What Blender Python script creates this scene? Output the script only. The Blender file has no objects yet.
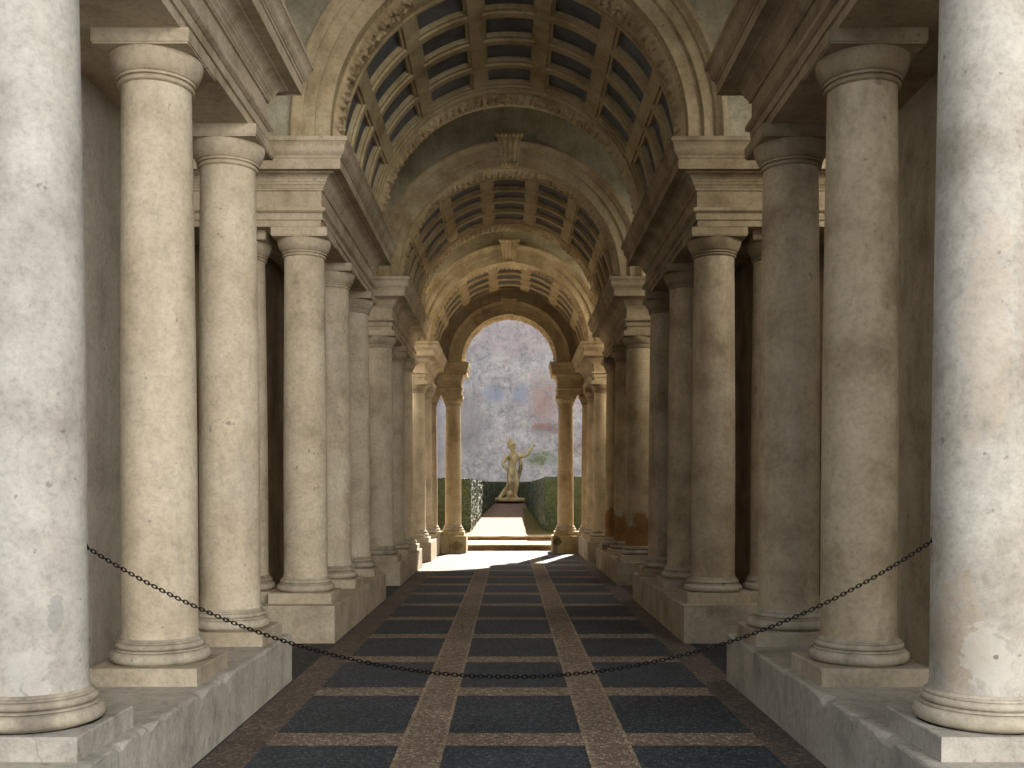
import bpy, math, random
from mathutils import Vector, noise
random.seed(7)
PI = math.pi
COL = bpy.context.scene.collection
CAMZ = 1.56

# ------------------------------------------------------------------ helpers
class MB:
    """collects geometry for one mesh"""
    def __init__(s): s.v = []; s.f = []; s.sm = []; s.mi = []
    def add(s, vs, fs, smooth=False, mi=0):
        n = len(s.v); s.v += [tuple(p) for p in vs]
        for f in fs:
            s.f.append(tuple(i + n for i in f)); s.sm.append(smooth); s.mi.append(mi)
        return n
    def box(s, x0, x1, y0, y1, z0, z1, mi=0):
        v = [(x0,y0,z0),(x1,y0,z0),(x1,y1,z0),(x0,y1,z0),(x0,y0,z1),(x1,y0,z1),(x1,y1,z1),(x0,y1,z1)]
        s.add(v, [(0,3,2,1),(4,5,6,7),(0,1,5,4),(1,2,6,5),(2,3,7,6),(3,0,4,7)], False, mi)
    def lathe(s, prof, n=64, smooth=True):
        vs = []; fs = []
        for r, z in prof:
            for i in range(n):
                a = 2*PI*i/n; vs.append((r*math.cos(a), r*math.sin(a), z))
        m = len(prof)
        for j in range(m-1):
            for i in range(n):
                k = (i+1) % n
                fs.append((j*n+i, j*n+k, (j+1)*n+k, (j+1)*n+i))
        s.add(vs, fs, smooth)
        s.add([vs[i] for i in range(n)], [tuple(reversed(range(n)))])
        s.add([vs[(m-1)*n+i] for i in range(n)], [tuple(range(n))])
    def grid(s, P, nu, nv, smooth=True, closed_u=False, mi=0, flip=False):
        vs = [P(i, j) for j in range(nv+1) for i in range(nu+1)]
        w = nu+1; fs = []
        for j in range(nv):
            for i in range(nu):
                q = (j*w+i, j*w+i+1, (j+1)*w+i+1, (j+1)*w+i)
                fs.append(tuple(reversed(q)) if flip else q)
        s.add(vs, fs, smooth, mi)
    def build(s, name, mats, parent=None, loc=None, sharp=0.6):
        me = bpy.data.meshes.new(name)
        me.from_pydata(s.v, [], s.f)
        me.polygons.foreach_set('use_smooth', s.sm)
        me.polygons.foreach_set('material_index', s.mi)
        if not isinstance(mats, (list, tuple)): mats = [mats]
        for m in mats: me.materials.append(m)
        me.update()
        if any(s.sm):
            try: me.set_sharp_from_angle(angle=sharp)
            except Exception: pass
        o = bpy.data.objects.new(name, me); COL.objects.link(o)
        if parent: o.parent = parent
        if loc: o.location = loc
        return o

def empty(name, loc=(0,0,0)):
    o = bpy.data.objects.new(name, None); COL.objects.link(o); o.location = loc
    o.empty_display_size = .1
    return o
def tag(o, label, cat, group=None, kind='thing'):
    o['label'] = label; o['category'] = cat
    if group: o['group'] = group
    if kind: o['kind'] = kind
    return o
def struct(o, label=None, cat=None):
    o['kind'] = 'structure'
    if label: o['label'] = label
    if cat: o['category'] = cat
    return o
def fbm(p, sc=1.0):
    return noise.fractal(Vector(p)*sc, 1.0, 2.0, 4)

# ------------------------------------------------------------------ materials
def rgb(r, g, b):
    f = lambda c: ((c/255+.055)/1.055)**2.4 if c > 10 else c/255/12.92
    return (f(r), f(g), f(b), 1)
class NT:
    def __init__(s, name):
        s.m = bpy.data.materials.new(name); s.m.use_nodes = True
        s.t = s.m.node_tree; s.b = s.t.nodes['Principled BSDF']
        s.b.inputs['Specular IOR Level'].default_value = .25
    def n(s, typ, **kw):
        x = s.t.nodes.new(typ)
        for k, v in kw.items(): setattr(x, k, v)
        return x
    def l(s, a, b): s.t.links.new(a, b)
    def coords(s, rnd=True):
        tc = s.n('ShaderNodeTexCoord')
        if not rnd: return tc.outputs['Object']
        oi = s.n('ShaderNodeObjectInfo'); mu = s.n('ShaderNodeMath', operation='MULTIPLY')
        s.l(oi.outputs['Random'], mu.inputs[0]); mu.inputs[1].default_value = 37
        ad = s.n('ShaderNodeVectorMath', operation='ADD')
        s.l(tc.outputs['Object'], ad.inputs[0]); s.l(mu.outputs[0], ad.inputs[1])
        return ad.outputs[0]
    def noise(s, vec, scale, detail=6, rough=.6, dist=0, stretch=None):
        if stretch:
            mp = s.n('ShaderNodeMapping'); mp.inputs['Scale'].default_value = stretch
            s.l(vec, mp.inputs['Vector']); vec = mp.outputs[0]
        t = s.n('ShaderNodeTexNoise'); t.inputs['Scale'].default_value = scale
        t.inputs['Detail'].default_value = detail; t.inputs['Roughness'].default_value = rough
        t.inputs['Distortion'].default_value = dist
        s.l(vec, t.inputs['Vector']); return t.outputs['Fac']
    def ramp(s, fac, stops, interp='LINEAR'):
        r = s.n('ShaderNodeValToRGB'); r.color_ramp.interpolation = interp
        e = r.color_ramp.elements
        while len(e) < len(stops): e.new(.5)
        for i, (p, c) in enumerate(stops):
            e[i].position = p; e[i].color = c if hasattr(c, '__len__') else (c, c, c, 1)
        s.l(fac, r.inputs[0]); return r.outputs[0]
    def mix(s, fac, a, b, mode='MIX'):
        m = s.n('ShaderNodeMix', data_type='RGBA', blend_type=mode)
        if isinstance(fac, (int, float)): m.inputs[0].default_value = fac
        else: s.l(fac, m.inputs[0])
        for i, x in ((6, a), (7, b)):
            if hasattr(x, 'is_linked') or hasattr(x, 'links'): s.l(x, m.inputs[i])
            else: m.inputs[i].default_value = x
        return m.outputs[2]
    def bump(s, h, strength=.3, dist=.02):
        b = s.n('ShaderNodeBump'); b.inputs['Strength'].default_value = strength
        b.inputs['Distance'].default_value = dist
        s.l(h, b.inputs['Height']); s.l(b.outputs[0], s.b.inputs['Normal'])
    def math(s, op, a, b=None):
        m = s.n('ShaderNodeMath', operation=op)
        for i, x in enumerate((a, b)):
            if x is None: continue
            if isinstance(x, (int, float)): m.inputs[i].default_value = x
            else: s.l(x, m.inputs[i])
        return m.outputs[0]
    def done(s, col, rough=.85):
        s.l(col, s.b.inputs['Base Color']); s.b.inputs['Roughness'].default_value = rough
        return s.m

def plaster(name, light, mid, dark, stain, stain_amt=.5, crack=0.0, bump=.35, low=None, spots=()):
    N = NT(name); c = N.coords()
    n1 = N.noise(c, 2.2, 8, .62)
    col = N.ramp(n1, [(.30, dark), (.48, mid), (.70, light)])
    # vertical weathering
    n2 = N.noise(c, 2.5, 6, .6, .3, (1.6, 1.6, .35))
    f2 = N.ramp(n2, [(.52, 0), (.75, 1)])
    col = N.mix(N.math('MULTIPLY', f2, stain_amt), col, stain)
    # fine mottling and pits
    n3 = N.noise(c, 30, 6, .78)
    col = N.mix(.6, col, N.ramp(n3, [(.32, .60), (.5, .98), (.70, 1.16)]), 'MULTIPLY')
    n5 = N.noise(c, 9, 4, .7, .8)
    col = N.mix(.35, col, N.ramp(n5, [(.35, .72), (.55, 1.04)]), 'MULTIPLY')
    n4 = N.noise(c, 14, 3, .5)
    pits = N.ramp(n4, [(.70, 0), (.735, 1)])
    col = N.mix(N.math('MULTIPLY', pits, .45), col, rgb(84, 74, 62))
    if low:      # rising damp near the foot (object z)
        sx = N.n('ShaderNodeSeparateXYZ'); tc = N.n('ShaderNodeTexCoord'); N.l(tc.outputs['Object'], sx.inputs[0])
        z = N.math('ADD', sx.outputs[2], N.math('MULTIPLY', N.noise(c, 3, 4, .6), 1.0))
        mk = N.ramp(N.math('MULTIPLY', z, .3), [(.24, low[0]), (.36, low[0]), (.39, low[1]), (.47, low[1]), (.56, (1,1,1,1))])
        col = N.mix(1.0, col, mk, 'MULTIPLY')
    for (cx, cy_, cz, rr, rz, colr, amt) in spots:
        tc = N.n('ShaderNodeTexCoord'); sx = N.n('ShaderNodeSeparateXYZ'); N.l(tc.outputs['Object'], sx.inputs[0])
        d = 1
        terms = [N.math('POWER', N.math('ABSOLUTE', N.math('DIVIDE', N.math('SUBTRACT', sx.outputs[q], v0), rv)), 2) for q, v0, rv in ((0, cx, rr), (1, cy_, rr), (2, cz, rz))]
        d = N.math('ADD', N.math('ADD', terms[0], terms[1]), terms[2])
        d = N.math('ADD', N.math('SUBTRACT', 1, d), N.math('MULTIPLY', N.math('SUBTRACT', n5, .5), 4))
        col = N.mix(N.math('MULTIPLY', N.ramp(d, [(.1, 0), (.22, 1)]), amt), col, colr)
    if crack:
        v = N.n('ShaderNodeTexVoronoi', feature='DISTANCE_TO_EDGE'); v.inputs['Scale'].default_value = 1.1
        wob = N.n('ShaderNodeVectorMath', operation='ADD'); nn = N.n('ShaderNodeTexNoise'); nn.inputs['Scale'].default_value = 2.5
        nn.inputs['Detail'].default_value = 6
        N.l(c, nn.inputs['Vector']); N.l(c, wob.inputs[0]); N.l(nn.outputs['Color'], wob.inputs[1]); N.l(wob.outputs[0], v.inputs['Vector'])
        ck = N.ramp(v.outputs['Distance'], [(0, 1), (.008, 0)])
        col = N.mix(N.math('MULTIPLY', ck, crack), col, rgb(92, 84, 72))
    hgt = N.math('ADD', N.math('MULTIPLY', n3, .25), N.math('ADD', N.math('MULTIPLY', n4, .5), n1))
    N.bump(hgt, bump, .02)
    return N.done(col, .88)

M = {}
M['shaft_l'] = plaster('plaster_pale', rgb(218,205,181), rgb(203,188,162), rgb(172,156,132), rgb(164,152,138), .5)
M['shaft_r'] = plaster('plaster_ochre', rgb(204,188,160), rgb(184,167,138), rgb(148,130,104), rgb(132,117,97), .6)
M['shaft_front'] = plaster('plaster_grey', rgb(208,202,190), rgb(194,187,174), rgb(166,158,146), rgb(158,152,146), .5)
M['shaft_front_r'] = plaster('plaster_grey_peeling', rgb(206,200,186), rgb(192,184,170), rgb(162,153,138), rgb(160,144,122), .6,
    spots=((-.19,-.15,.50,.13,.30, rgb(178,156,126), .4), (-.08,-.21,.42,.11,.17, rgb(204,197,183), .6), (-.05,-.23,.44,.012,.012, rgb(120,110,98), .8), (-.1,-.21,1.9,.12,.5, rgb(196,174,148), .3)))
M['shaft_front_l'] = plaster('plaster_grey_scraped', rgb(208,202,190), rgb(194,187,174), rgb(166,158,146), rgb(158,152,146), .5,
    spots=((.17,-.16,.62,.04,.10, rgb(144,142,140), .5), (.08,-.22,.36,.10,.14, rgb(206,202,194), .35)))
M['shaft_damp'] = plaster('plaster_damp', rgb(198,180,148), rgb(178,158,124), rgb(150,130,98), rgb(130,114,88), .5, low=((.72,.52,.30,1), (1.15,1.15,1.15,1)))
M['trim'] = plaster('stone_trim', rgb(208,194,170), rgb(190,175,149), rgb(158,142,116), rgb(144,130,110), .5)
M['trim_r'] = plaster('stone_trim_dark', rgb(176,160,132), rgb(154,137,109), rgb(122,105,80), rgb(106,93,72), .6)  # browner right-hand stone, darkened further to offset strong bay lamp light
M['base'] = plaster('column_base_stone', rgb(204,194,174), rgb(184,172,150), rgb(140,128,110), rgb(112,106,98), .7, 0, .5)
M['ped'] = plaster('pedestal_plaster', rgb(200,188,166), rgb(184,170,146), rgb(156,142,120), rgb(142,130,112), .4, .25, .5)
M['ped_old'] = plaster('pedestal_weathered', rgb(202,195,182), rgb(184,176,162), rgb(152,145,134), rgb(116,111,108), .45, .4, .9)
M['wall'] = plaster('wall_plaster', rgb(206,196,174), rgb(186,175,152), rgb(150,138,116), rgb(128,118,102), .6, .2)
M['wall_shade_tint'] = plaster('wall_plaster_shade_tint', rgb(128,110,86), rgb(108,92,70), rgb(80,66,48), rgb(66,56,42), .6)  # wall plaster darkened so the gaps behind the columns read as shade
M['tymp'] = plaster('spandrel_plaster', rgb(190,186,164), rgb(172,166,142), rgb(146,138,112), rgb(138,122,96), .6, .3)
M['vault'] = plaster('vault_stucco', rgb(206,190,154), rgb(190,172,134), rgb(158,138,102), rgb(140,120,88), .45)
M['archi'] = plaster('archivolt_stone', rgb(200,184,152), rgb(182,164,130), rgb(150,130,98), rgb(132,116,88), .45)
M['carve'] = plaster('carved_stone', rgb(214,196,160), rgb(192,172,134), rgb(146,126,94), rgb(134,114,84), .5, 0, .8)
M['statue'] = plaster('statue_stone', rgb(222,204,158), rgb(196,174,128), rgb(130,108,72), rgb(96,82,58), .8, 0, .8)

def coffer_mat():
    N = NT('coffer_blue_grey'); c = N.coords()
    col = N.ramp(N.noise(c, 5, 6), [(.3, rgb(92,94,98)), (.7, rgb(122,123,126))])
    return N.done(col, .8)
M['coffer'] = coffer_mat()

def pebble(name, stops, scale, joint, rough=.55, bump=.6):
    N = NT(name); c = N.coords(False)
    mp = N.n('ShaderNodeMapping'); N.l(c, mp.inputs['Vector']); mp.inputs['Scale'].default_value = (1, .75, 1)
    v = N.n('ShaderNodeTexVoronoi'); v.inputs['Scale'].default_value = scale; N.l(mp.outputs[0], v.inputs['Vector'])
    e = N.n('ShaderNodeTexVoronoi', feature='DISTANCE_TO_EDGE'); e.inputs['Scale'].default_value = scale; N.l(mp.outputs[0], e.inputs['Vector'])
    bw = N.n('ShaderNodeSeparateColor'); N.l(v.outputs['Color'], bw.inputs[0])
    col = N.ramp(bw.outputs[0], stops)
    ed = N.ramp(e.outputs['Distance'], [(.02, 0), (.14, 1)])
    col = N.mix(ed, joint, col)
    big = N.noise(c, 1.3, 6, .6)
    col = N.mix(.6, col, N.ramp(big, [(.3, .65), (.7, 1.25)]), 'MULTIPLY')
    N.bump(ed, bump, .006)
    return N.done(col, rough)
M['peb_dark'] = pebble('dark_pebble_mosaic', [(0, rgb(44,50,58)), (.5, rgb(66,74,82)), (.85, rgb(84,92,98)), (1, rgb(104,110,112))], 60, rgb(50,54,58), .6)
M['peb_light'] = pebble('pale_pebble_mosaic', [(0, rgb(110,96,84)), (.5, rgb(146,128,112)), (1, rgb(184,168,150))], 46, rgb(112,98,82), .65)
M['peb_edge'] = pebble('brown_pebble_mosaic', [(0, rgb(84,77,70)), (.5, rgb(108,98,90)), (1, rgb(140,128,116))], 46, rgb(92,80,70), .65)
M['line'] = pebble('pale_line_stone', [(0, rgb(150,130,108)), (1, rgb(196,178,152))], 34, rgb(110,94,78), .6)
M['flag'] = pebble('dark_floor_stone', [(0, rgb(48,50,54)), (1, rgb(76,78,82))], 20, rgb(44,44,46), .6)

def garden_wall():
    N = NT('stained_garden_wall'); c = N.coords(False)
    n1 = N.noise(c, .9, 10, .75, .4)
    col = N.ramp(n1, [(.30, rgb(168,165,166)), (.44, rgb(204,199,198)), (.58, rgb(228,222,216)), (.75, rgb(214,205,196))])
    n2 = N.noise(c, .75, 10, .75, .8)
    col = N.mix(N.math('MULTIPLY', N.ramp(n2, [(.52, 0), (.66, 1)]), .45), col, rgb(190,160,142))
    n3 = N.noise(c, 3.4, 8, .85, .5)
    col = N.mix(.75, col, N.ramp(n3, [(.38, .42), (.5, .95), (.60, 1.2)]), 'MULTIPLY')
    n4 = N.noise(c, 1.1, 8, .7, .3, (1.5, 1.5, .3))
    col = N.mix(N.math('MULTIPLY', N.ramp(n4, [(.52, 0), (.7, 1)]), .45), col, rgb(128,124,124))
    def spot(cx, cz, rx, rz, colr, amt, lo=.2, hi=1.4):
        nonlocal col
        sx = N.n('ShaderNodeSeparateXYZ'); N.l(c, sx.inputs[0])
        dx = N.math('DIVIDE', N.math('SUBTRACT', sx.outputs[0], cx), rx)
        dz = N.math('DIVIDE', N.math('SUBTRACT', sx.outputs[2], cz), rz)
        d = N.math('ADD', N.math('MULTIPLY', dx, dx), N.math('MULTIPLY', dz, dz))
        d = N.math('ADD', N.math('SUBTRACT', 1, d), N.math('MULTIPLY', N.math('SUBTRACT', n3, .5), 9))
        f = N.ramp(d, [(lo, 0), (hi, 1)])
        col = N.mix(N.math('MULTIPLY', f, amt), col, colr)
    spot(1.35, 3.05, .8, .42, rgb(112,130,72), .85)
    spot(1.7, 4.45, 1.2, .30, rgb(128,84,72), .6)
    spot(1.5, 5.6, .7, 1.6, rgb(188,140,122), .6)
    spot(-.7, 6.0, .6, .5, rgb(142,160,196), .6)
    spot(.5, 6.0, .4, .6, rgb(142,160,196), .6)
    spot(-1.9, 4.6, .9, 1.6, rgb(128,120,116), .5)
    spot(0, 8.6, 3.2, 1.0, rgb(206,186,182), .5)
    spot(-3.6, 4, .8, 3, rgb(120,124,150), .5)
    N.bump(n3, .5, .03)
    return N.done(col, .95)
M['gwall'] = garden_wall()

def hedge_mat():
    N = NT('boxwood_leaves'); c = N.coords(False)
    col = N.ramp(N.noise(c, 26, 5, .75), [(.34, rgb(24,32,18)), (.5, rgb(62,76,44)), (.66, rgb(112,124,80))])
    col = N.mix(N.ramp(N.noise(c, 1.6, 5, .6), [(.50, 0), (.70, .4)]), col, rgb(98,92,40))
    N.bump(N.noise(c, 30, 4, .8), 1.0, .06); N.b.inputs['Specular IOR Level'].default_value = .6
    return N.done(col, .38)
M['hedge'] = hedge_mat()
def simple(name, a, b, scale=6, rough=.9, metal=0):
    N = NT(name); c = N.coords(False)
    n = N.noise(c, scale, 7, .65); col = N.ramp(n, [(.3, a), (.7, b)])
    N.bump(n, .3, .02); N.b.inputs['Metallic'].default_value = metal
    return N.done(col, rough)
M['earth'] = simple('garden_earth', rgb(104,82,66), rgb(158,128,106), 5)
M['path'] = simple('path_gravel', rgb(120,98,82), rgb(168,142,122), 9)
M['moss'] = simple('path_moss_shade_tint', rgb(70,66,28), rgb(112,98,44), 7)  # mossy edge, its colour darkened to imitate the right hedge's shadow
M['step'] = plaster('step_travertine', rgb(214,206,192), rgb(196,184,164), rgb(150,134,108), rgb(124,102,74), .6, 0, .5)
M['riser'] = plaster('step_riser_stone', rgb(150,118,84), rgb(120,94,68), rgb(78,62,48), rgb(60,56,50), .7, 0, .7)
M['iron'] = simple('dark_iron', rgb(18,16,16), rgb(40,36,34), 60, .5, .7)
M['mossy'] = plaster('mossy_pedestal', rgb(214,198,160), rgb(190,172,132), rgb(146,126,92), rgb(104,92,64), .7, 0, .7,
    spots=((1.22,26.05,.30,.12,.12, rgb(58,60,34), .8), (-1.35,26.05,.18,.16,.14, rgb(112,98,62), .6)))

# ------------------------------------------------------------------ column
def col_meshes(H, R, mats):
    """tuscan column of total height H (plinth foot to abacus top), lower shaft radius R"""
    k = R/.242
    d = {}
    hp = .108
    b = MB(); h = .345*k; e = .006
    b.add([(-h,-h,0),(h,-h,0),(h,h,0),(-h,h,0),(-h,-h,hp-e),(h,-h,hp-e),(h,h,hp-e),(-h,h,hp-e),
           (-h+e,-h+e,hp),(h-e,-h+e,hp),(h-e,h-e,hp),(-h+e,h-e,hp)],
          [(0,3,2,1),(0,1,5,4),(1,2,6,5),(2,3,7,6),(3,0,4,7),(4,5,9,8),(5,6,10,9),(6,7,11,10),(7,4,8,11),(8,9,10,11)])
    d['plinth'] = (b, mats[2])
    b = MB(); pr = [(.30*k, hp)]
    def tor(rc, zc, rad, n=8, a0=-PI/2, a1=PI/2):
        return [((rc + rad*math.cos(a0+(a1-a0)*i/n))*k, zc + rad*math.sin(a0+(a1-a0)*i/n)) for i in range(n+1)]
    pr += [(.275*k, hp), (.275*k, hp+.006)]
    pr += tor(.286, hp+.042, .036)
    pr += [(.276*k, hp+.079), (.291*k, hp+.081), (.291*k, hp+.090), (.276*k, hp+.093)]
    pr += tor(.268, hp+.111, .018, 6)
    pr += [(.262*k, hp+.130), (.269*k, hp+.132), (.269*k, hp+.141), (.256*k, hp+.144), (.245*k, hp+.160)]
    d['column_base'] = (b, mats[1]); b.lathe(pr, 72)
    b = MB(); z0 = hp+.158; z1 = H-.275; pr = []
    for i in range(25):
        t = i/24; r = .242 - .022*max(0, (t-.25)/.75)**1.5
        pr.append((r*k, z0+(z1-z0)*t))
    pr = [(.25*k, z0)] + [(p[0], p[1] if n else p[1]+.03) for n, p in enumerate(pr)]
    pr += [(.222*k, z1+.012)]
    b.lathe(pr, 72); d['shaft'] = (b, mats[0])
    b = MB(); z = H-.275
    pr = [(.222*k, z)] + [((.226+.016*math.cos(a))*k, z+.016+.014*math.sin(a)) for a in [-PI/2+PI*i/6 for i in range(7)]]
    pr += [(.228*k, z+.032), (.228*k, z+.036), (.247*k, z+.038), (.247*k, z+.052), (.240*k, z+.055), (.252*k, z+.060)]
    for i in range(9):
        a = PI/2*i/8
        pr.append(((.242+.054*math.sin(a)**.85)*k, z+.062+.118*(.85*i/8+.15*(1-math.cos(a)))))
    pr += [(.292*k, z+.186), (.28*k, z+.19)]
    b.lathe(pr, 72); d['capital'] = (b, mats[3])
    b = MB(); h = .306*k; z = H-.092
    g = h-.006
    b.box(-g, g, -g, g, z, z+.012)
    b.box(-h, h, -h, h, z+.012, H)
    d['abacus'] = (b, mats[3])
    return d
_cache = {}
def column(x, y, z, H, R, mats, key, label, group=None):
    root = empty('column', (x, y, z))
    tag(root, label, 'column', group)
    kk = (round(H, 3), R, key)
    if kk not in _cache:
        _cache[kk] = {}
        for n, (b, m) in col_meshes(H, R, mats).items():
            o = b.build(n, m, root); _cache[kk][n] = o
    else:
        for n, o in _cache[kk].items():
            c = o.copy(); COL.objects.link(c); c.parent = root
    return root

# ------------------------------------------------------------------ pedestal with worn edge
def pedestal(x0, x1, y0, y1, z1, mat, label, chip=.012, side=1, cat='pedestal', jag=0, stepdown=None):
    """x0 = inner |x|, x1 = outer |x|"""
    b = MB(); n = max(4, int((y1-y0)/.06)); rows = []
    for j in range(n+1):
        y = y0+(y1-y0)*j/n
        nz = fbm((y*2.3+side*11, x0*3, 1.7), 1.4); n2 = fbm((y*9+side*5, 3.3, .2))
        c = chip*(.7+.6*n2)
        w = 1.0
        if jag: c += jag*max(0, nz+.25*n2-.02)*max(0, min(1, (8.0-y)/2.0))
        c = max(.004, c)
        zz = z1
        rows.append([(x0, y, 0), (x0, y, zz-c*1.3), (x0+c*.6, y, zz-c*.5), (x0+c*1.5+.004, y, zz), (x0+.28, y, zz), (x1, y, zz), (x1, y, 0)])
    m = len(rows[0]); vs = [(side*p[0], p[1], p[2]) for r in rows for p in r]
    fs = []
    for j in range(n):
        for i in range(m-1):
            q = (j*m+i, (j+1)*m+i, (j+1)*m+i+1, j*m+i+1)
            fs.append(q if side < 0 else tuple(reversed(q)))
    fs.append(tuple(range(m)) if side < 0 else tuple(reversed(range(m))))
    e = n*m
    fs.append(tuple(reversed([e+i for i in range(m)])) if side < 0 else tuple(e+i for i in range(m)))
    b.add(vs, fs)
    o = b.build('pedestal', mat); return tag(o, label, cat)

# ------------------------------------------------------------------ entablature
def ent_profile(z0, ks=.95, kz=1.0, bo=.09):
    P = []
    arch = [(0,0),(0,.065),(.018,.068),(.018,.135),(.03,.138),(.048,.150),(.055,.156),(.055,.186),(.012,.190)]
    fri = [(.008,.195),(.008,.365),(.028,.368),(.028,.385)]
    cor = [(.034,.388),(.045,.410),(.062,.425),(.062,.440)]
    for i in range(6):
        a = PI/2*i/5; cor.append((.070+.085*(1-math.cos(a)), .445+.06*math.sin(a)))
    cor += [(.160,.508),(.160,.520),(.245,.522),(.250,.515),(.255,.515),(.255,.610),(.268,.613),(.268,.634),(.278,.637)]
    for i in range(8):
        t = i/7; cor.append((.280+.055*(t+.18*math.sin(2*PI*t)), .640+.105*t))
    cor += [(.345,.748),(.345,.785),(.33,.79)]
    P = [arch, fri + [], cor]
    return [[(o*ks, z0+z*kz*(1+bo*max(0, min(1, (z-.385)/.4)))) for o, z in seg] for seg in P]
def sweep_block(segs, xf, xo, y0, y1, kf, kr, side, name, mat, label, cat='entablature'):
    root = empty(name, (side*(xf+.5), y0, segs[0][0][1]))
    tag(root, label, cat)
    names = ['architrave', 'frieze', 'cornice']
    for si, seg in enumerate(segs):
        if si < 2: seg = seg + [segs[si+1][0]]
        b = MB(); vs = []; fs = []
        seg = [(-.03, seg[0][1])] + seg + [(-.03, seg[-1][1])]
        for o, z in seg:
            xi = side*(xf-o); xx = side*xo
            ya = y0-o*kf; yb = y1+o*kr
            vs += [(xi, ya, z), (xi, yb, z), (xx, yb, z), (xx, ya, z)]
        for j in range(len(seg)-1):
            for i in range(4):
                k = (i+1) % 4; q = (j*4+i, j*4+k, (j+1)*4+k, (j+1)*4+i)
                fs.append(q if side < 0 else tuple(reversed(q)))
        t = (len(seg)-1)*4
        fs.append((3,2,1,0) if side < 0 else (0,1,2,3)); fs.append((t,t+1,t+2,t+3) if side < 0 else (t+3,t+2,t+1,t))
        # local coords
        L = root.location
        vs = [(a-L[0], b_-L[1], c-L[2]) for a, b_, c in vs]
        b.add(vs, fs); b.build(names[si], mat, root)
    return root

# ------------------------------------------------------------------ arch geometry
def arch_pts(R, zc, zb, n=96):
    """polyline (x,z) from right foot over crown to left foot, with stilts"""
    p = [(R, zb)] if zc-zb > .005 else []
    p += [(R*math.cos(PI*i/n), zc+R*math.sin(PI*i/n)) for i in range(n+1)]
    if zc-zb > .005: p += [(-R, zb)]
    return p
def spandrel(y0, y1, R, zc, zb, ztop, xh, label, mat=None, name='wall_spandrel', zside=None):
    b = MB(); P = arch_pts(R, zc, zb); m = len(P)
    def outer(x, z):
        a = math.atan2(z-zc, x)
        if z <= zc+1e-6: return (math.copysign(xh, x), z)
        c, s = math.cos(a), math.sin(a)
        t = min(xh/abs(c) if abs(c) > 1e-6 else 1e9, (ztop-zc)/s if s > 1e-6 else 1e9)
        return (t*c, zc+t*s)
    O = [outer(*p) for p in P]
    vs = []
    for (x, z), (X, Z) in zip(P, O): vs += [(x, y0, z), (X, y0, Z), (X, y1, Z), (x, y1, z)]
    fs = []
    for i in range(m-1):
        for k in range(4):
            l = (k+1) % 4; fs.append((i*4+k, i*4+l, (i+1)*4+l, (i+1)*4+k))
    # top corners
    b.add(vs, fs)
    for sx in (1, -1):   # fill the corner triangles beyond outer polyline
        b.box(min(sx*xh, sx*(xh+.2)), max(sx*xh, sx*(xh+.2)), y0, y1, zb, ztop)
    # corner filler
    ca = math.atan2(ztop-zc, xh)
    for sx in (1, -1):
        # points around corner
        pts = [p for p in O]
        near = sorted(pts, key=lambda p: (p[0]-sx*xh)**2+(p[1]-ztop)**2)
        a = next(p for p in near if abs(abs(p[0])-xh) < 1e-6 and p[0]*sx > 0)
        c = next(p for p in near if abs(p[1]-ztop) < 1e-6 and p[0]*sx > 0)
        vs = [(a[0], y0, a[1]), (sx*xh, y0, ztop), (c[0], y0, c[1]), (a[0], y1, a[1]), (sx*xh, y1, ztop), (c[0], y1, c[1])]
        b.add(vs, [(0,1,2),(5,4,3)])
    o = b.build(name, mat or M['tymp'])
    return struct(o, label, 'wall')

def archivolt(root, yf, R, zc, zb, w, mat, back=.1):
    """moulded face band around the opening; profile is (dr, forward)"""
    pr = [(0,-back),(0,.05),(.004,.055),(.15,.055),(.155,.06),(.160,.085),(.165,.09),(.275,.09),(.28,.095),(.285,.115),(.300,.120),
          (.315,.13),(.335,.155),(.35,.165),(.375,.168),(.378,.15),(.395,.15),(.405,.13),(.408,-.02)]
    pr = [(a*w/.408, f) for a, f in pr]
    b = MB(); n = 96; npr = len(pr)
    params = []
    if zc-zb > .005: params.append(('s', 1))
    params += [('a', PI*i/n) for i in range(n+1)]
    if zc-zb > .005: params.append(('s', -1))
    def P(i, j):
        dr, f = pr[i]; k, a = params[j]
        if k == 's': return (a*(R+dr), yf-f, zb)
        return ((R+dr)*math.cos(a), yf-f, zc+(R+dr)*math.sin(a))
    b.grid(P, npr-1, len(params)-1, True, flip=True)
    return b.build('archivolt', mat, root, sharp=.35)

def carved_band(root, y0, y1, R, zc, mat, nleaf, thick=.085, a0=0, a1=PI):
    """leaf-and-dart band lying on the soffit"""
    b = MB(); na = nleaf*10; nw = 14
    def P(i, j):
        u = i/nw; a = a0+(a1-a0)*j/na
        ph = (a-a0)/(a1-a0)*nleaf
        prof = max(0, math.sin(PI*u))**.6
        uu = (u-.5)*2
        leaf = abs(math.sin(PI*(ph+.30*uu*uu)))
        lobe = abs(math.sin(PI*(2.0*ph+1.6*uu)))
        h = thick*prof*(.38+.42*leaf**.6+.20*lobe)
        h += .045*prof*noise.noise(Vector((ph*2.3, u*3.5, R)))+.02*prof*noise.noise(Vector((ph*7.1, u*9, R)))
        h -= .030*prof*math.exp(-(uu/.10)**2)
        r = R - h
        return (r*math.cos(a), y0+(y1-y0)*u, zc+r*math.sin(a))
    b.grid(P, nw, na, True, flip=False)
    return b.build('carved_band', mat, root, sharp=1.2)

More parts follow.
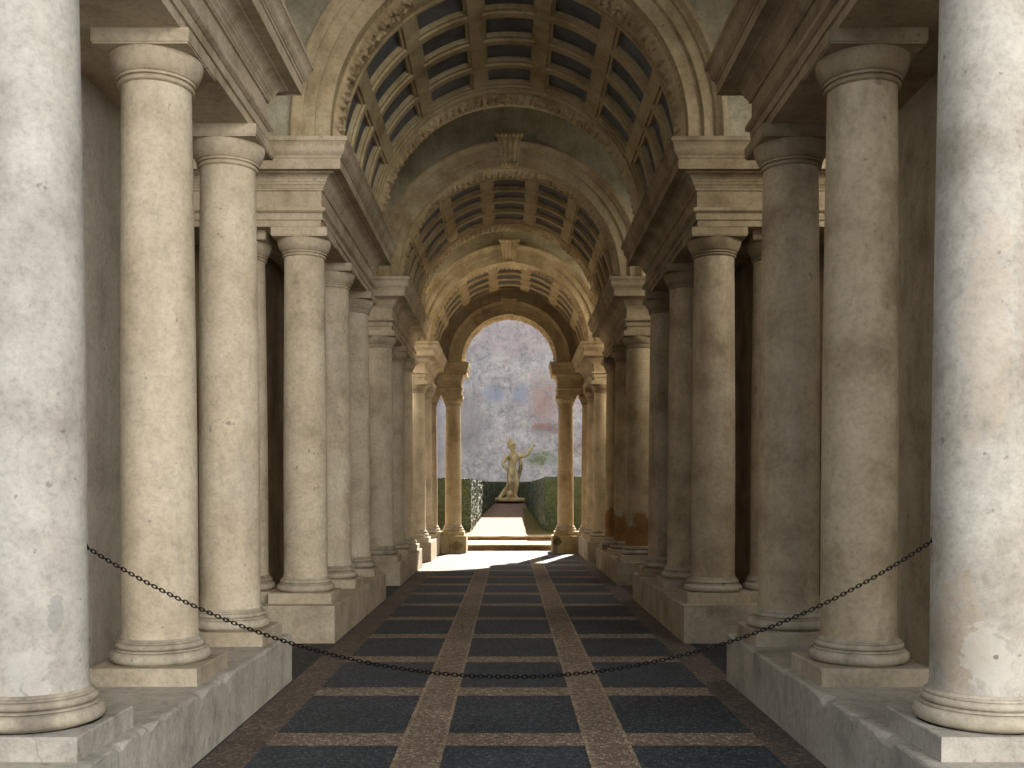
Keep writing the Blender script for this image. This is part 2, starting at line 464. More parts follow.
def keystone(root, yf, R, zc, h, w, mat, drop=.02):
    """fluted console at the crown"""
    b = MB(); z0 = zc+R-drop
    nu, nv = 40, 16
    def fwd(v):  # v 0 bottom .. 1 top
        return .12+.10*v+.05*math.sin(PI*v)*(v-.3)+.0
    def P(i, j):
        u = i/nu*2-1; v = j/nv
        ww = w*(.66+.34*v)/2
        fl = .022*(abs(math.cos(u*PI*2))**.6)
        return (u*ww, yf-fwd(v)-fl*.9, z0+.10*h+v*h*.80)
    b.grid(P, nu, nv, True)
    for s in (-1, 1):
        def S(i, j):
            v = j/nv; ww = w*(.66+.34*v)/2
            return (s*ww, yf-(fwd(v)+.02)*(1-i), z0+.10*h+v*h*.80)
        b.grid(S, 1, nv, True, flip=(s < 0))
    # beaded roll at the foot, scroll cap at the head
    for (zc_, r, ww, nb) in ((z0+.05*h, .05*h, w*.70, 5), (z0+.93*h, .062*h, w*1.12, 7)):
        for q in range(nb):
            cx = (q+.5)/nb*ww-ww/2; rr = ww/nb*.52
            yy = yf-.13 if zc_ < z0+.5*h else yf-.235
            vs = []; n1, n2 = 10, 8
            def Q(i, j):
                a = 2*PI*i/n1; c = -PI/2+PI*j/n2
                return (cx+rr*math.cos(c)*math.cos(a), yy+.055*math.cos(c)*math.sin(a), zc_+r*1.1*math.sin(c))
            b.grid(Q, n1, n2, True)
    bk = fwd(1)
    b.box(-w*.56, w*.56, yf-bk-.02, yf, z0+.88*h, z0+.92*h)
    b.box(-w*.36, w*.36, yf-.13, yf, z0, z0+.11*h)
    b.box(-w*.60, w*.60, yf-bk-.05, yf, z0+.965*h, z0+1.0*h)
    return b.build('keystone', mat, root)

def coffered(root, y0, y1, R, zc, zb, mat, ncol=7, rows=4, f0=.60, f1=.60, ky=(.42, .335, .028, .085)):
    """soffit with a grid of sunk coffers; each sunk panel a part"""
    b = MB()
    A0, A1 = .055, PI-.055
    da = (A1-A0)/ncol
    ya, yb = y0+f0, y1-f1
    dy = (yb-ya)/rows
    oa, oy = .395*da, ky[0]*dy       # half opening outer
    ia, iy = .345*da, ky[1]*dy     # half opening inner
    d1, d2 = ky[2:]
    def pt(a, y, r): return (r*math.cos(a), y, zc+r*math.sin(a))
    def strip(a0, a1, yy0, yy1, r0=R, r1=None, n=None):
        r1 = r0 if r1 is None else r1
        n = n or max(1, int(abs(a1-a0)/.04))
        b.grid(lambda i, j: pt(a0+(a1-a0)*j/n, (yy0, yy1)[i], (r0, r1)[i]), 1, n, True)
    def radial(a0, a1, yy, r0, r1, fl=False):
        n = max(1, int(abs(a1-a0)/.05))
        b.grid(lambda i, j: pt(a0+(a1-a0)*j/n, yy, (r0, r1)[i]), 1, n, False)
    def axial(a, yy0, yy1, r0, r1):
        b.add([pt(a, yy0, r0), pt(a, yy1, r0), pt(a, yy1, r1), pt(a, yy0, r1)], [(0,1,2,3)])
    strip(0, PI, y0, ya+.0); strip(0, PI, yb, y1)
    strip(0, A0, ya, yb); strip(A1, PI, ya, yb)
    # fillets framing the coffer field
    for yy in (ya-.05, yb+.01):
        radial(0, PI, yy, R, R-.025); radial(0, PI, yy+.04, R, R-.025); strip(0, PI, yy, yy+.04, R-.025)
    for c in range(ncol):
        ca = A0+(c+.5)*da
        strip(ca-da/2, ca-oa, ya, yb); strip(ca+oa, ca+da/2, ya, yb)
        for r in range(rows):
            cy = ya+(r+.5)*dy
            strip(ca-oa, ca+oa, cy-dy/2, cy-oy); strip(ca-oa, ca+oa, cy+oy, cy+dy/2)
            # first step
            radial(ca-oa, ca+oa, cy-oy, R, R+d1); radial(ca-oa, ca+oa, cy+oy, R, R+d1)
            axial(ca-oa, cy-oy, cy+oy, R, R+d1); axial(ca+oa, cy-oy, cy+oy, R, R+d1)
            strip(ca-oa, ca+oa, cy-oy, cy-iy, R+d1); strip(ca-oa, ca+oa, cy+iy, cy+oy, R+d1)
            strip(ca-oa, ca-ia, cy-iy, cy+iy, R+d1); strip(ca+ia, ca+oa, cy-iy, cy+iy, R+d1)
            radial(ca-ia, ca+ia, cy-iy, R+d1, R+d2); radial(ca-ia, ca+ia, cy+iy, R+d1, R+d2)
            axial(ca-ia, cy-iy, cy+iy, R+d1, R+d2); axial(ca+ia, cy-iy, cy+iy, R+d1, R+d2)
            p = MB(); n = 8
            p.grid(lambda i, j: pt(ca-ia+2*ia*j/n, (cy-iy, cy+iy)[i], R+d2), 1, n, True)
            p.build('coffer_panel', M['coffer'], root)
    if zc-zb > .005:
        for s in (1, -1):
            b.add([(s*R, y0, zb), (s*R, y1, zb), (s*R, y1, zc), (s*R, y0, zc)], [(0,1,2,3)])
    o = b.build('vault_shell', mat, root, sharp=.3)
    return o

# ================================================================== THE GALLERY
XO = 4.3
MLs = [M['shaft_l'], M['base'], M['ped'], M['trim']]
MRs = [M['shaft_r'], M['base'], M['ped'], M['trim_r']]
MFs = [M['shaft_front'], M['base'], M['ped_old'], M['trim']]
MDs = [M['shaft_damp'], M['base'], M['ped'], M['trim_r']]
side_name = {-1: 'left', 1: 'right'}
ZP = .388
groups = {
 1: dict(ys=[4.75, 6.47, 8.06], xs=[2.205,2.21,2.2], R=.232, top=4.335, zp=ZP, yp=(4.2, 8.45), ye=(4.45, 8.33), xf=1.965, xp=1.80),
 2: dict(ys=[11.05, 12.73, 14.48], xs=[2.2]*3, R=.232, top=4.33, zp=ZP, yp=(10.52, 14.92), ye=(10.75, 14.76), xf=1.965, xp=1.80),
 3: dict(ys=[17.42, 19.25, 20.9], xs=[2.2, 2.2, 2.19], R=.230, top=4.26, zp=ZP, yp=(17.0, 21.3), ye=(17.14, 21.2), xf=1.965, xp=1.815),
 4: dict(ys=[23.25, 24.85, 26.4], xs=[2.12, 2.09, 2.075], R=.220, top=4.06, zp=.44, yp=(22.85, 26.75), ye=(22.98, 26.2), xf=1.90, xp=1.75),
}
ordn = ['first', 'second', 'third']
gdesc = {1: 'nearest pedestal', 2: 'second pedestal', 3: 'third pedestal', 4: 'last pedestal before the garden'}
col_label = {
 (1,0,-1): 'huge grey weathered column nearest the camera on the left, cut by the frame',
 (1,0,1): 'huge grey peeling column nearest the camera on the right, cut by the frame',
 (1,1,-1): 'smooth cream column just behind the huge left foreground column',
 (1,1,1): 'ochre blotched column just behind the huge right foreground column',
 (1,2,-1): 'cream column at the far end of the nearest left pedestal',
 (1,2,1): 'ochre column at the far end of the nearest right pedestal',
}
def clabel(g, i, s):
    if (g, i, s) in col_label: return col_label[(g, i, s)]
    tone = 'cream' if s < 0 else 'brownish'
    extra = {0: 'front', 1: 'middle', 2: 'rear'}[i]
    dam = ' with damp stained foot' if (s > 0 and g == 3) else ''
    return f'{tone} plaster column{dam}, {extra} one on the {side_name[s]} {gdesc[g]}'
for s in (-1, 1):
    for g, G in groups.items():
        for i, (x, y) in enumerate(zip(G['xs'], G['ys'])):
            H = G['top']-G['zp']
            if g == 1 and i == 0: ms, key = [M['shaft_front_l' if s < 0 else 'shaft_front_r']]+MFs[1:], 'front'+str(s)
            elif s > 0 and g == 3: ms, key = MDs, 'damp'
            else: ms, key = (MLs, 'l') if s < 0 else (MRs, 'r')
            c = column(s*x, y, G['zp'], H, G['R'], ms, key, clabel(g, i, s), f'columns along the {side_name[s]} side of the gallery')
            c.rotation_euler.z = 0
        old = g == 1
        pedestal(G['xp'], XO, G['yp'][0], G['yp'][1], G['zp'], M['ped_old'] if old else M['ped'],
                 {1: f'long chipped grey pedestal wall under the nearest three {side_name[s]} columns',
                  2: f'cream stone pedestal under the second group of columns on the {side_name[s]}',
                  3: f'stone pedestal under the third group of columns on the {side_name[s]}',
                  4: f'pedestal on the {side_name[s]} under the last columns before the garden arch'}[g],
                 chip=.014 if old else .008, side=s, jag=.055 if old else 0)
        sweep_block(ent_profile(G['top'], bo=.0 if g == 1 else .055), G['xf'], XO, G['ye'][0], G['ye'][1], 1, 0 if g == 4 else 1, s, 'entablature',
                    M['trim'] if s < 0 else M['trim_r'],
                    {1: f'moulded entablature over the nearest three {side_name[s]} columns',
                     2: f'moulded entablature block over the second group of {side_name[s]} columns',
                     3: f'moulded entablature block over the third group of {side_name[s]} columns',
                     4: f'moulded entablature over the last {side_name[s]} columns before the garden arch'}[g])
    # the column standing behind the front one of the second group, seen in the side bay
    G = groups[2]
    column(s*2.875, 11.2, ZP, G['top']-ZP, .232, MLs if s < 0 else MRs, 'l' if s < 0 else 'r',
           f'shadowed outer column squeezed behind the second pedestal\'s front column on the {side_name[s]}')
    # walls behind the columns
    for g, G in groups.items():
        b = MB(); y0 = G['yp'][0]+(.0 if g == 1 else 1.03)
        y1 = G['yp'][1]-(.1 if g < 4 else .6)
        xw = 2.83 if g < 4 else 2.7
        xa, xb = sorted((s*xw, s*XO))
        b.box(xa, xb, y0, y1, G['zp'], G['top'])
        o = b.build('wall_'+side_name[s], (M['shaft_front'] if s < 0 else M['wall']) if g == 1 else M['wall_shade_tint'])  # nearest left wall paler to suggest light; deeper walls take painted shade
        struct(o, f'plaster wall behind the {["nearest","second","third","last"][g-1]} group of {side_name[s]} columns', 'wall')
    b = MB(); xa, xb = sorted((s*XO, s*(XO+.4)))
    b.box(xa, xb, 4.2, 26.9, 0, 9.2)
    struct(b.build('wall_outer_'+side_name[s], M['wall']), f'outer plaster wall of the gallery on the {side_name[s]}', 'wall')

# vaults -----------------------------------------------------------
ZT = 9.2
vaults = [  # yf, yr, R, zc, zb, label
 (10.78, 15.02, 1.86, CAMZ+3.745, 5.155, 'nearest coffered barrel vault with blue grey panels and carved rims'),
 (17.18, 21.3, 1.84, CAMZ+3.575, 5.085, 'middle coffered barrel vault, framed inside the nearest one'),
 (23.0, 26.2, 1.77, CAMZ+3.345, 4.865, 'smallest coffered barrel vault, directly before the garden arch'),
]
for k, (yf, yr, R, zc, zb, lab) in enumerate(vaults):
    root = empty('coffered_vault', (0, 0, 0)); tag(root, lab, 'vault', 'coffered vaults')
    f0 = .62 if k < 2 else .45; f1 = .62 if k < 2 else .12
    if k == 0: f0, f1 = .66, .68
    coffered(root, yf, yr, R, zc, zb, M['vault'], f0=f0, f1=f1, ky=[(.42,.335,.028,.085),(.40,.32,.022,.065),(.36,.30,.014,.040)][k])
    archivolt(root, yf, R, zc, zb, .405, M['archi'])
    cw = .36 if k < 2 else .26
    carved_band(root, yf+.10, yf+.10+cw, R, zc, M['carve'], 54)
    if k < 2:
        carved_band(root, yr-.50, yr-.14, R, zc, M['carve'], 54)
    keystone(root, yf, R, zc, .50 if k else .55, .40, M['carve'])
    spandrel(yf, yf+.12, R+.001, zc, zb, ZT, XO, ['plaster spandrel wall above the nearest coffered arch', 'dark spandrel wall above the middle coffered arch', 'spandrel wall above the smallest coffered arch'][k])
    if k < 2: spandrel(yr-.12, yr, R+.001, zc, zb, ZT, XO, ['rear wall above the nearest vault', 'rear wall above the middle vault'][k])
# entrance vault (plain, mostly above the picture)
b = MB(); R, zc = 1.86, CAMZ+3.78
b.grid(lambda i, j: (R*math.cos(PI*j/48), (4.5, 8.5)[i], zc+R*math.sin(PI*j/48)), 1, 48, True)
for s in (1, -1): b.add([(s*R, 4.5, 5.115), (s*R, 8.5, 5.115), (s*R, 8.5, zc), (s*R, 4.5, zc)], [(0,1,2,3)])
struct(b.build('ceiling_entrance_vault', M['vault']), 'plain vault over the gallery entrance', 'ceiling')
spandrel(8.38, 8.5, R+.001, zc, 5.115, ZT, XO, 'rear wall above the entrance vault')
spandrel(4.5, 4.62, R+.001, zc, 5.115, ZT, XO, 'facade wall above the gallery entrance')
# bay ceilings and roof
for (ya, yb_) in ((8.5, 10.78), (15.02, 17.18), (21.3, 23.0)):
    b = MB()
    b.grid(lambda i, j: (XO*math.cos(PI*j/48), (ya, yb_)[i], 5.3+3.3*math.sin(PI*j/48)), 1, 48, True)
    struct(b.build('ceiling', M['tymp']), 'plain plaster vault over a side bay', 'ceiling')
b = MB(); b.box(-XO-.4, XO+.4, 4.2, 27.0, ZT, ZT+.3)  # unseen slab, added to keep the sun out of the bays
struct(b.build('ceiling_roof', M['wall']), 'roof slab over the gallery', 'roof')

# garden arch --------------------------------------------------------
YE = 26.2; RE = 1.21; ZE = CAMZ+3.30
root = empty('garden_arch', (0, YE, 0)); root.location = (0,0,0)
tag(root, 'small open round arch at the far end framing the garden', 'arch')
archivolt(root, YE, RE, ZE, ZE, .37, M['archi'], back=.0)
b = MB(); b.grid(lambda i, j: (RE*math.cos(PI*j/64), (YE, YE+.75)[i], ZE+RE*math.sin(PI*j/64)), 1, 64, True)
b.build('soffit', M['archi'], root)
carved_band(root, YE+.08, YE+.55, RE, ZE, M['carve'], 40, .07)
keystone(root, YE, RE, ZE, .40, .34, M['carve'])
spandrel(YE, YE+.75, RE+.002, ZE, ZE, ZT, XO, 'end wall above the garden arch', M['archi'], 'wall_end')
for s in (-1, 1):
    pr = ent_profile(4.04, .60, .955)
    sweep_block(pr, 1.235, 1.93, YE+.0, YE+.75, 1, .6, s, 'impost_block', M['archi'],
                f'small moulded impost block carrying the garden arch on the {side_name[s]}', 'entablature')
    b = MB(); xa, xb = sorted((s*1.93, s*XO)); b.box(xa, xb, YE, YE+.75, 4.04, ZE+.01)
    struct(b.build('beam', M['archi']), f'beam beside the garden arch impost on the {side_name[s]}', 'beam')
    b = MB(); 
    b.box(*sorted((s*1.10, s*1.745)), 26.05, 27.0, 0, .44)
    tag(b.build('pedestal', M['mossy']), f'small mossy pedestal at the foot of the garden arch on the {side_name[s]}', 'pedestal')
    column(s*1.455, 26.53, .44, 4.04-.44, .208, [M['archi'], M['base'], M['mossy'], M['archi']], 'end',
           f'slender golden column carrying the garden arch on the {side_name[s]}')

# floor ----------------------------------------------------------------
b = MB()
xs = [(-XO, -1.82, 'flag'), (-1.82, -1.54, 'peb_edge'), (-1.54, -.715, 'P'), (-.715, -.69, 'line'), (-.69, -.455, 'peb_light'), (-.455, -.43, 'line'), (-.43, .43, 'P'),
      (.43, .455, 'line'), (.455, .69, 'peb_light'), (.69, .715, 'line'), (.715, 1.54, 'P'), (1.54, 1.82, 'peb_edge'), (1.82, XO, 'flag')]
slots = ['peb_dark', 'peb_light', 'peb_edge', 'line', 'flag']
def quad(x0, x1, y0, y1, m, z=0):
    b.add([(x0,y0,z),(x1,y0,z),(x1,y1,z),(x0,y1,z)], [(0,1,2,3)], False, slots.index(m))
XS = .035   # the paving sits a touch right of the colonnade axis
ystart, yend = -8.0, 27.3
bands = []; y = 6.27-1.545*9
while y < yend: bands.append((y, y+.33)); y += 1.545
for x0, x1, m in xs:
    if m != 'P':
        x0 += XS if abs(x0) < XO else 0; x1 += XS if abs(x1) < XO else 0
        quad(x0, x1, ystart, yend, m); continue
    x0 += XS; x1 += XS; y = ystart
    for a, c in bands:
        if a > y: quad(x0, x1, y, min(a, yend), 'peb_dark')
        if c > y and a < yend:
            a2 = max(a, y); c2 = min(c, yend)
            quad(x0, x1, a2, c2, 'peb_light'); y = c2
    if y < yend: quad(x0, x1, y, yend, 'peb_dark')
for sx in (-1, 1):
    xa, xb = sorted((sx*XO, sx*12)); quad(xa, xb, ystart, 4.2, 'flag')
struct(b.build('floor', [M[k] for k in slots]), 'pebble mosaic floor of dark panels between pale bands', 'floor')

# ================================================================== GARDEN
def gz(y): return .30+(y-30.2)*.0708
b = MB()
b.box(-3.2, 3.2, 27.3, 29.7, -.1, .165, 0)
o = b.build('garden_step', M['step'])
def step(y0, y1, z0, z1, label):
    root = empty('garden_step', (0, y0, z0)); tag(root, label, 'step', 'steps up to the garden')
    b = MB(); b.box(-3.2, 3.2, -.03, y1-y0, z1-z0-.045, z1-z0); b.build('tread', M['step'], root)
    b = MB(); b.box(-3.2, 3.2, 0, y1-y0, 0, z1-z0-.045); b.build('riser', M['riser'], root)
bpy.data.objects.remove(o)
step(27.3, 29.6, 0, .165, 'lower stone step up from the gallery floor to the garden')
step(29.6, 30.2, .165, .30, 'upper stone step at the edge of the garden path')
b = MB()
rowsx = [-12, -3, -1.15, -.5, .35, .50, 1.15, 3, 12]
mi = [0, 0, 1, 1, 1, 2, 2, 0]
nY = 32
for k in range(8):
    for j in range(nY):
        ya = 30.2+16.4*j/nY; yb_ = 30.2+16.4*(j+1)/nY
        m = mi[k]
        if k in (2,3,4) and ya > 35.5: m = 0
        if k in (5,6) and ya > 39: m = 0
        b.add([(rowsx[k], ya, gz(ya)), (rowsx[k+1], ya, gz(ya)), (rowsx[k+1], yb_, gz(yb_)), (rowsx[k], yb_, gz(yb_))], [(0,1,2,3)], False, m)
struct(b.build('ground_garden', [M['earth'], M['path'], M['moss']]), 'sloping earth garden with a central path', 'ground')
b = MB()
for s in (-1, 1): b.box(*sorted((s*3.2, s*12)), 27.0, 30.2, -.1, .28)
struct(b.build('ground_bed', M['earth']), 'earth beds beside the garden steps', 'ground')
b = MB(); b.box(-14, 14, 46.5, 47.0, 0, 10.6)
struct(b.build('wall_back', M['gwall']), 'tall stained plaster wall behind the garden statue', 'wall')

def hedge(x0a, x0b, xw, ya, yb_, zt0, zt1, side, label):
    """inner face runs from x0a (near) to x0b (far); body extends outward to xw"""
    b = MB(); L = yb_-ya; ny = max(6, int(L/.12)); nh = 16; nx = 22
    def dis(p, n, amt=.045):
        d = amt*fbm((p[0]*7, p[1]*7, p[2]*7)) + .02*noise.noise(Vector(p)*26)
        return (p[0]+n[0]*d, p[1]+n[1]*d, p[2]+n[2]*d)
    def X0(t): return x0a+(x0b-x0a)*t
    def ZT_(t): return zt0+(zt1-zt0)*t
    def inner(i, j):
        t = j/ny; y = ya+L*t; zb = gz(y)-.05; z = zb+(ZT_(t)-zb)*i/nh
        return dis((side*X0(t), y, z), (-side, 0, 0))
    b.grid(inner, nh, ny, False)
    def top(i, j):
        t = j/ny; y = ya+L*t; x = X0(t)+(xw-X0(t))*i/nx
        return dis((side*x, y, ZT_(t)), (0, 0, 1), .03)
    b.grid(top, nx, ny, False)
    for t in (0, 1):
        def front(i, j):
            y = ya+L*t; x = X0(t)+(xw-X0(t))*i/nx; zb = gz(y)-.05
            return dis((side*x, y, zb+(ZT_(t)-zb)*j/nh), (0, -1 if t == 0 else 1, 0))
        b.grid(front, nx, nh, False)
    # leaves
    rnd = random.Random(int(ya*10+side))
    for q in range(5200):
        f = rnd.random(); t = rnd.random()
        if f < .5: t = rnd.random(); y = ya+L*t; p = (side*(X0(t)-.01), y, gz(y)+(ZT_(t)-gz(y))*rnd.random())
        elif f < .7: y = ya+L*t; p = (side*(X0(t)+(xw-X0(t))*rnd.random()), y, ZT_(t)+.01)
        else: y = ya-.01; p = (side*(x0a+(xw-x0a)*rnd.random()), y, gz(y)+(zt0-gz(y))*rnd.random())
        v = Vector((rnd.uniform(-1,1), rnd.uniform(-1,1), rnd.uniform(-1,1))).normalized()*.022
        w = v.cross(Vector((rnd.uniform(-1,1), rnd.uniform(-1,1), rnd.uniform(-1,1)))).normalized()*.011
        P = Vector(p)
        b.add([P-v, P+w, P+v, P-w], [(0,1,2,3)])
    return tag(b.build('boxwood_hedge', M['hedge']), label, 'hedge')
hedge(1.17, .95, 3.4, 31.0, 36.4, 1.97, 1.93, -1, 'clipped hedge left of the garden path with a sunlit inner face')
hedge(.93, .60, 2.4, 36.9, 41.6, 1.95, 1.88, -1, 'shaded clipped hedge left of the path, behind the sunlit hedge')
hedge(1.07, .62, 3.4, 31.0, 41.4, 2.02, 1.90, 1, 'long clipped hedge along the right of the garden path')
hedge(-1.6, -1.6, 1.6, 43.4, 44.4, 1.98, 1.98, 1, 'low dark hedge behind the statue at the foot of the wall')

# statue ---------------------------------------------------------------
SY = 42.0; SZ = gz(SY)+.04
root = empty('statue', (0, SY, SZ)); root.scale = (1.06, 1.06, 1.08); tag(root, 'pale stone statue of a helmeted nude warrior with one arm raised', 'statue')
b = MB(); b.lathe([(.0,0),(.60,0),(.64,.03),(.64,.10),(.60,.14),(.0,.14)], 40); b.build('statue_base', M['statue'], root)
def skin(name, joints, edges, mat, parent, sub=2, loc=(0,0,0), root_i=0):
    me = bpy.data.meshes.new(name); me.from_pydata([j[0] for j in joints], edges, []); me.materials.append(mat)
    o = bpy.data.objects.new(name, me); COL.objects.link(o); o.parent = parent; o.location = loc
    md = o.modifiers.new('skin', 'SKIN'); md.use_smooth_shade = True
    for v, j in zip(me.skin_vertices[0].data, joints):
        r = j[1]; v.radius = (r*1.18, r*1.18) if not hasattr(r, '__len__') else (r[0]*1.15, r[1]*1.15); v.use_root = False
    me.skin_vertices[0].data[root_i].use_root = True
    s = o.modifiers.new('sub', 'SUBSURF'); s.levels = sub; s.render_levels = sub
    return o
J = [((.13,0,1.13), (.17,.13)), ((.10,-.01,1.33), (.155,.125)), ((.13,-.02,1.58), (.235,.16)), ((.15,-.01,1.76), (.13,.10)), ((.14,-.02,1.88), .065),  # 0-4
     ((.13,-.04,1.99), .095), ((.12,-.05,2.10), .12), ((.115,-.04,2.19), .07),                                                  # 5-7 head
     ((-.09,-.01,1.70), .085), ((-.27,-.02,1.42), .062), ((-.10,-.12,1.20), .045), ((-.03,-.15,1.16), .04),              # 8-11 arm on hip
     ((.36,-.02,1.73), .085), ((.63,-.08,1.72), .062), ((.86,-.12,2.02), .045), ((.90,-.13,2.10), .042),                # 12-15 raised
     ((.03,-.01,1.04), .125), ((-.02,-.04,.70), .09), ((-.03,-.02,.58), .078), ((-.20,.10,.36), .088), ((-.33,.14,.20), .056), ((-.37,.04,.155), .05), ((-.40,-.07,.15), .035), # 16-22 trailing leg
     ((.22,-.03,1.03), .125), ((.27,-.06,.72), .092), ((.27,-.05,.60), .078), ((.25,0,.42), .08), ((.24,.02,.22), .048), ((.27,-.08,.165), .05), ((.31,-.20,.155), .032)] # 23-29
E = [(0,1),(1,2),(2,3),(3,4),(4,5),(5,6),(6,7),(3,8),(8,9),(9,10),(10,11),(3,12),(12,13),(13,14),(14,15),(0,16),(16,17),(17,18),(18,19),(19,20),(20,21),(21,22),
     (0,23),(23,24),(24,25),(25,26),(26,27),(27,28),(28,29)]
skin('body', J, E, M['statue'], root)
# hand fingers on the raised arm
fj = [((.90,-.13,2.10), .03)]; fe = []
for q, (dx, dz) in enumerate(((.10,.05),(.11,.02),(.11,-.015),(.09,-.045),(.02,.09))):
    n = len(fj); fj += [((.90+dx*.55,-.14,2.10+dz*.6), .014), ((.90+dx,-.16,2.10+dz), .010)]; fe += [(0,n),(n,n+1)]
skin('hand', fj, fe, M['statue'], root, 1)
# face: nose, brow, beard
b = MB()
def ell(b, c, r, n=14, m=10, f=None):
    def Q(i, j):
        a = 2*PI*i/n; e = -PI/2+PI*j/m
        p = [c[0]+r[0]*math.cos(e)*math.cos(a), c[1]+r[1]*math.cos(e)*math.sin(a), c[2]+r[2]*math.sin(e)]
        return f(p) if f else tuple(p)
    b.grid(Q, n, m, True)
ell(b, (.135,-.165,2.06), (.016,.03,.035)); ell(b, (.135,-.14,1.985), (.03,.02,.012)); ell(b, (.10,-.15,2.09), (.02,.012,.01)); ell(b, (.17,-.15,2.09), (.02,.012,.01))
ell(b, (.135,-.11,1.93), (.06,.05,.045))
b.build('face', M['statue'], root)
b = MB()
def helm(p):
    return tuple(p)
ell(b, (.115,-.03,2.17), (.125,.15,.13)); ell(b, (.11,-.12,2.15), (.11,.10,.03))
for i in range(15):
    a = .15*PI+1.15*PI*i/14
    ell(b, (.10-.05*math.sin(a)-.02, .0+.17*-math.cos(a), 2.20+.145*math.sin(a)), (.035,.05,.055), 8, 6)
ell(b, (-.02,.02,2.26), (.07,.07,.10)); ell(b, (-.03,.04,2.10), (.05,.06,.10))
b.build('helmet', M['statue'], root)
# cloak hanging behind one side
b = MB()
def cl(i, j):
    u = i/14; v = j/20
    return (.34+.10*u+.06*math.sin(v*5)-.02*v, .06+.10*u+.035*math.sin(u*14+v*3), 1.72-1.15*v)
b.grid(cl, 14, 20, True)
o = b.build('cloak', M['statue'], root); md = o.modifiers.new('s', 'SOLIDIFY'); md.thickness = .04
b = MB(); b.lathe([(.0,0),(.20,0),(.17,.12),(.15,.3),(.14,.52),(.12,.60),(0,.62)], 20)
b.build('tree_stump', M['statue'], root, (.05,.14,.12))
b = MB(); ell(b, (.02,-.06,.27), (.14,.07,.14)); ell(b, (.02,-.12,.27), (.05,.04,.05)); b.build('shield', M['statue'], root)

# chain -----------------------------------------------------------------
cy = 4.79
def torlink(b, P, T, up, a, w, r):
    """one oval link centred at P along T; its plane spanned by T and up"""
    T = T.normalized(); U = up.normalized(); W = T.cross(U)
    nu, nv = 14, 6; vs = []; fs = []
    for i in range(nu):
        t = 2*PI*i/nu; ct, st = math.cos(t), math.sin(t)
        c = T*(math.copysign(abs(ct)**.8, ct)*a) + U*(math.copysign(abs(st)**.8, st)*w)
        n = (T*ct/a + U*st/w).normalized()
        for k in range(nv):
            q = 2*PI*k/nv; vs.append(P + c + n*(r*math.cos(q)) + W*(r*math.sin(q)))
    for i in range(nu):
        for k in range(nv):
            i2 = (i+1) % nu; k2 = (k+1) % nv
            fs.append((i*nv+k, i2*nv+k, i2*nv+k2, i*nv+k2))
    b.add(vs, fs, True)
b = MB()
Lp = Vector((-1.989, cy, CAMZ-.252)); Rp = Vector((1.989, cy, CAMZ-.222))
low = CAMZ-.868
def chz(x):
    zl = CAMZ-.252+(.030)*(x+1.989)/3.978
    sag = zl-low
    A = 2.45; k = (math.cosh(x/A)-1)/(math.cosh(1.989/A)-1)
    return low+(sag)*k
N_ = 2000; pts = [Vector((-1.989+3.978*i/N_, cy, chz(-1.989+3.978*i/N_))) for i in range(N_+1)]
pitch = .0205; acc = 0; nxt = .010; k = 0
for i in range(N_):
    d = (pts[i+1]-pts[i]).length
    if acc+d >= nxt:
        T = (pts[i+1]-pts[i]); up = Vector((0,1,0)).cross(T)
        U = up if k % 2 == 0 else Vector((0,1,0))
        U = (U.normalized() + .25*(Vector((0,1,0)) if k % 2 == 0 else up.normalized())).normalized()
        torlink(b, pts[i], T, U, .0142, .0082, .0030); k += 1; nxt += pitch
    acc += d
ch = empty('barrier_chain', (0, cy, low)); tag(ch, 'dark iron chain sagging across the gallery between the two huge front columns', 'chain')
o = b.build('chain_links', M['iron'], ch, (0, -cy, -low))
for P in (Lp, Rp):
    b = MB(); torlink(b, P, Vector((1,0,0)), Vector((0,0,1)), .013, .012, .004)
    b.build('ring_bolt', M['iron'], ch, (0, -cy, -low))

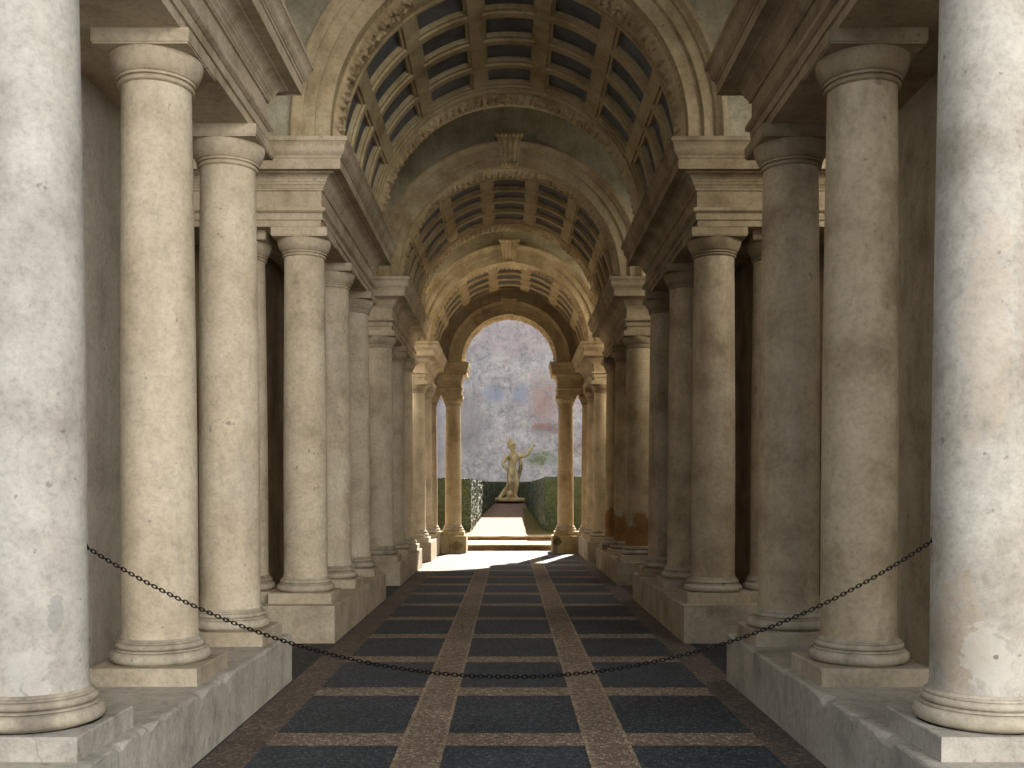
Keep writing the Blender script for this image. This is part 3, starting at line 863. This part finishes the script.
# ================================================================== LIGHT
def sun():
    l = bpy.data.lights.new('sun', 'SUN'); l.energy = 20; l.angle = .009; l.color = (1, .93, .82)
    o = bpy.data.objects.new('sun', l); COL.objects.link(o)
    el = math.radians(41.0); az = Vector((1.75, 6.5)).normalized()
    d = Vector((-az.x*math.cos(el), -az.y*math.cos(el), -math.sin(el)))
    o.rotation_euler = d.to_track_quat('-Z', 'Y').to_euler(); o.location = (8, 60, 30)
sun()
def area(name, loc, target, sx, sy, e, col):
    l = bpy.data.lights.new(name, 'AREA'); l.shape = 'RECTANGLE'; l.size = sx; l.size_y = sy; l.energy = e; l.color = col
    o = bpy.data.objects.new(name, l); COL.objects.link(o); o.location = loc
    o.rotation_euler = (Vector(target)-Vector(loc)).to_track_quat('-Z', 'Y').to_euler()
    return o
area('courtyard_fill_light', (8, -13.5, 6), (-1.5, 12, 2.5), 13, 9, 4200, (1, .96, .90))  # unseen fill lamp added to stand for light from the open courtyard
for (y, er, el, cr) in ((9.0, 85, 26, (1, .96, .88)), (16.1, 80, 30, (1, .94, .84)), (22.1, 160, 110, (1, .86, .66))):  # fill lamps added to brighten the bays; no windows exist there
    far = y > 20
    area('bay_fill_light', (4.15, y, 4.9), (-1.0, 25.4, 4.4) if far else (-1.5, y+.1, 2.0), 1.5, 1.5, er, cr)
    area('bay_fill_light', (-4.15, y, 4.9), (1.0, 25.4, 4.4) if far else (1.5, y+.5, 2.6), 1.5, 1.5, el, cr)
area('garden_bounce_fill', (5.5, 29.0, 2.2), (0, 25.0, 4.5), 3, 3, 160, (1, .84, .62))  # added fill lamp imitating light thrown back by the sunlit garden
w = bpy.data.worlds.new('world'); bpy.context.scene.world = w; w.use_nodes = True
bg = w.node_tree.nodes['Background']; bg.inputs[0].default_value = (.80, .88, 1, 1); bg.inputs[1].default_value = .85

# ================================================================== CAMERA
cam = bpy.data.cameras.new('camera'); co = bpy.data.objects.new('camera', cam); COL.objects.link(co)
co.location = (0, 0, CAMZ); co.rotation_euler = (PI/2-.021, 0, 0)
cam.sensor_width = 36; cam.lens = 36; cam.shift_x = .0026; cam.shift_y = .1265
cam.clip_start = .05; cam.clip_end = 300
sc = bpy.context.scene; sc.camera = co
sc.view_settings.view_transform = 'Standard'; sc.view_settings.look = 'None'
sc.view_settings.exposure = 0
sc.cycles.max_bounces = 12; sc.cycles.diffuse_bounces = 8
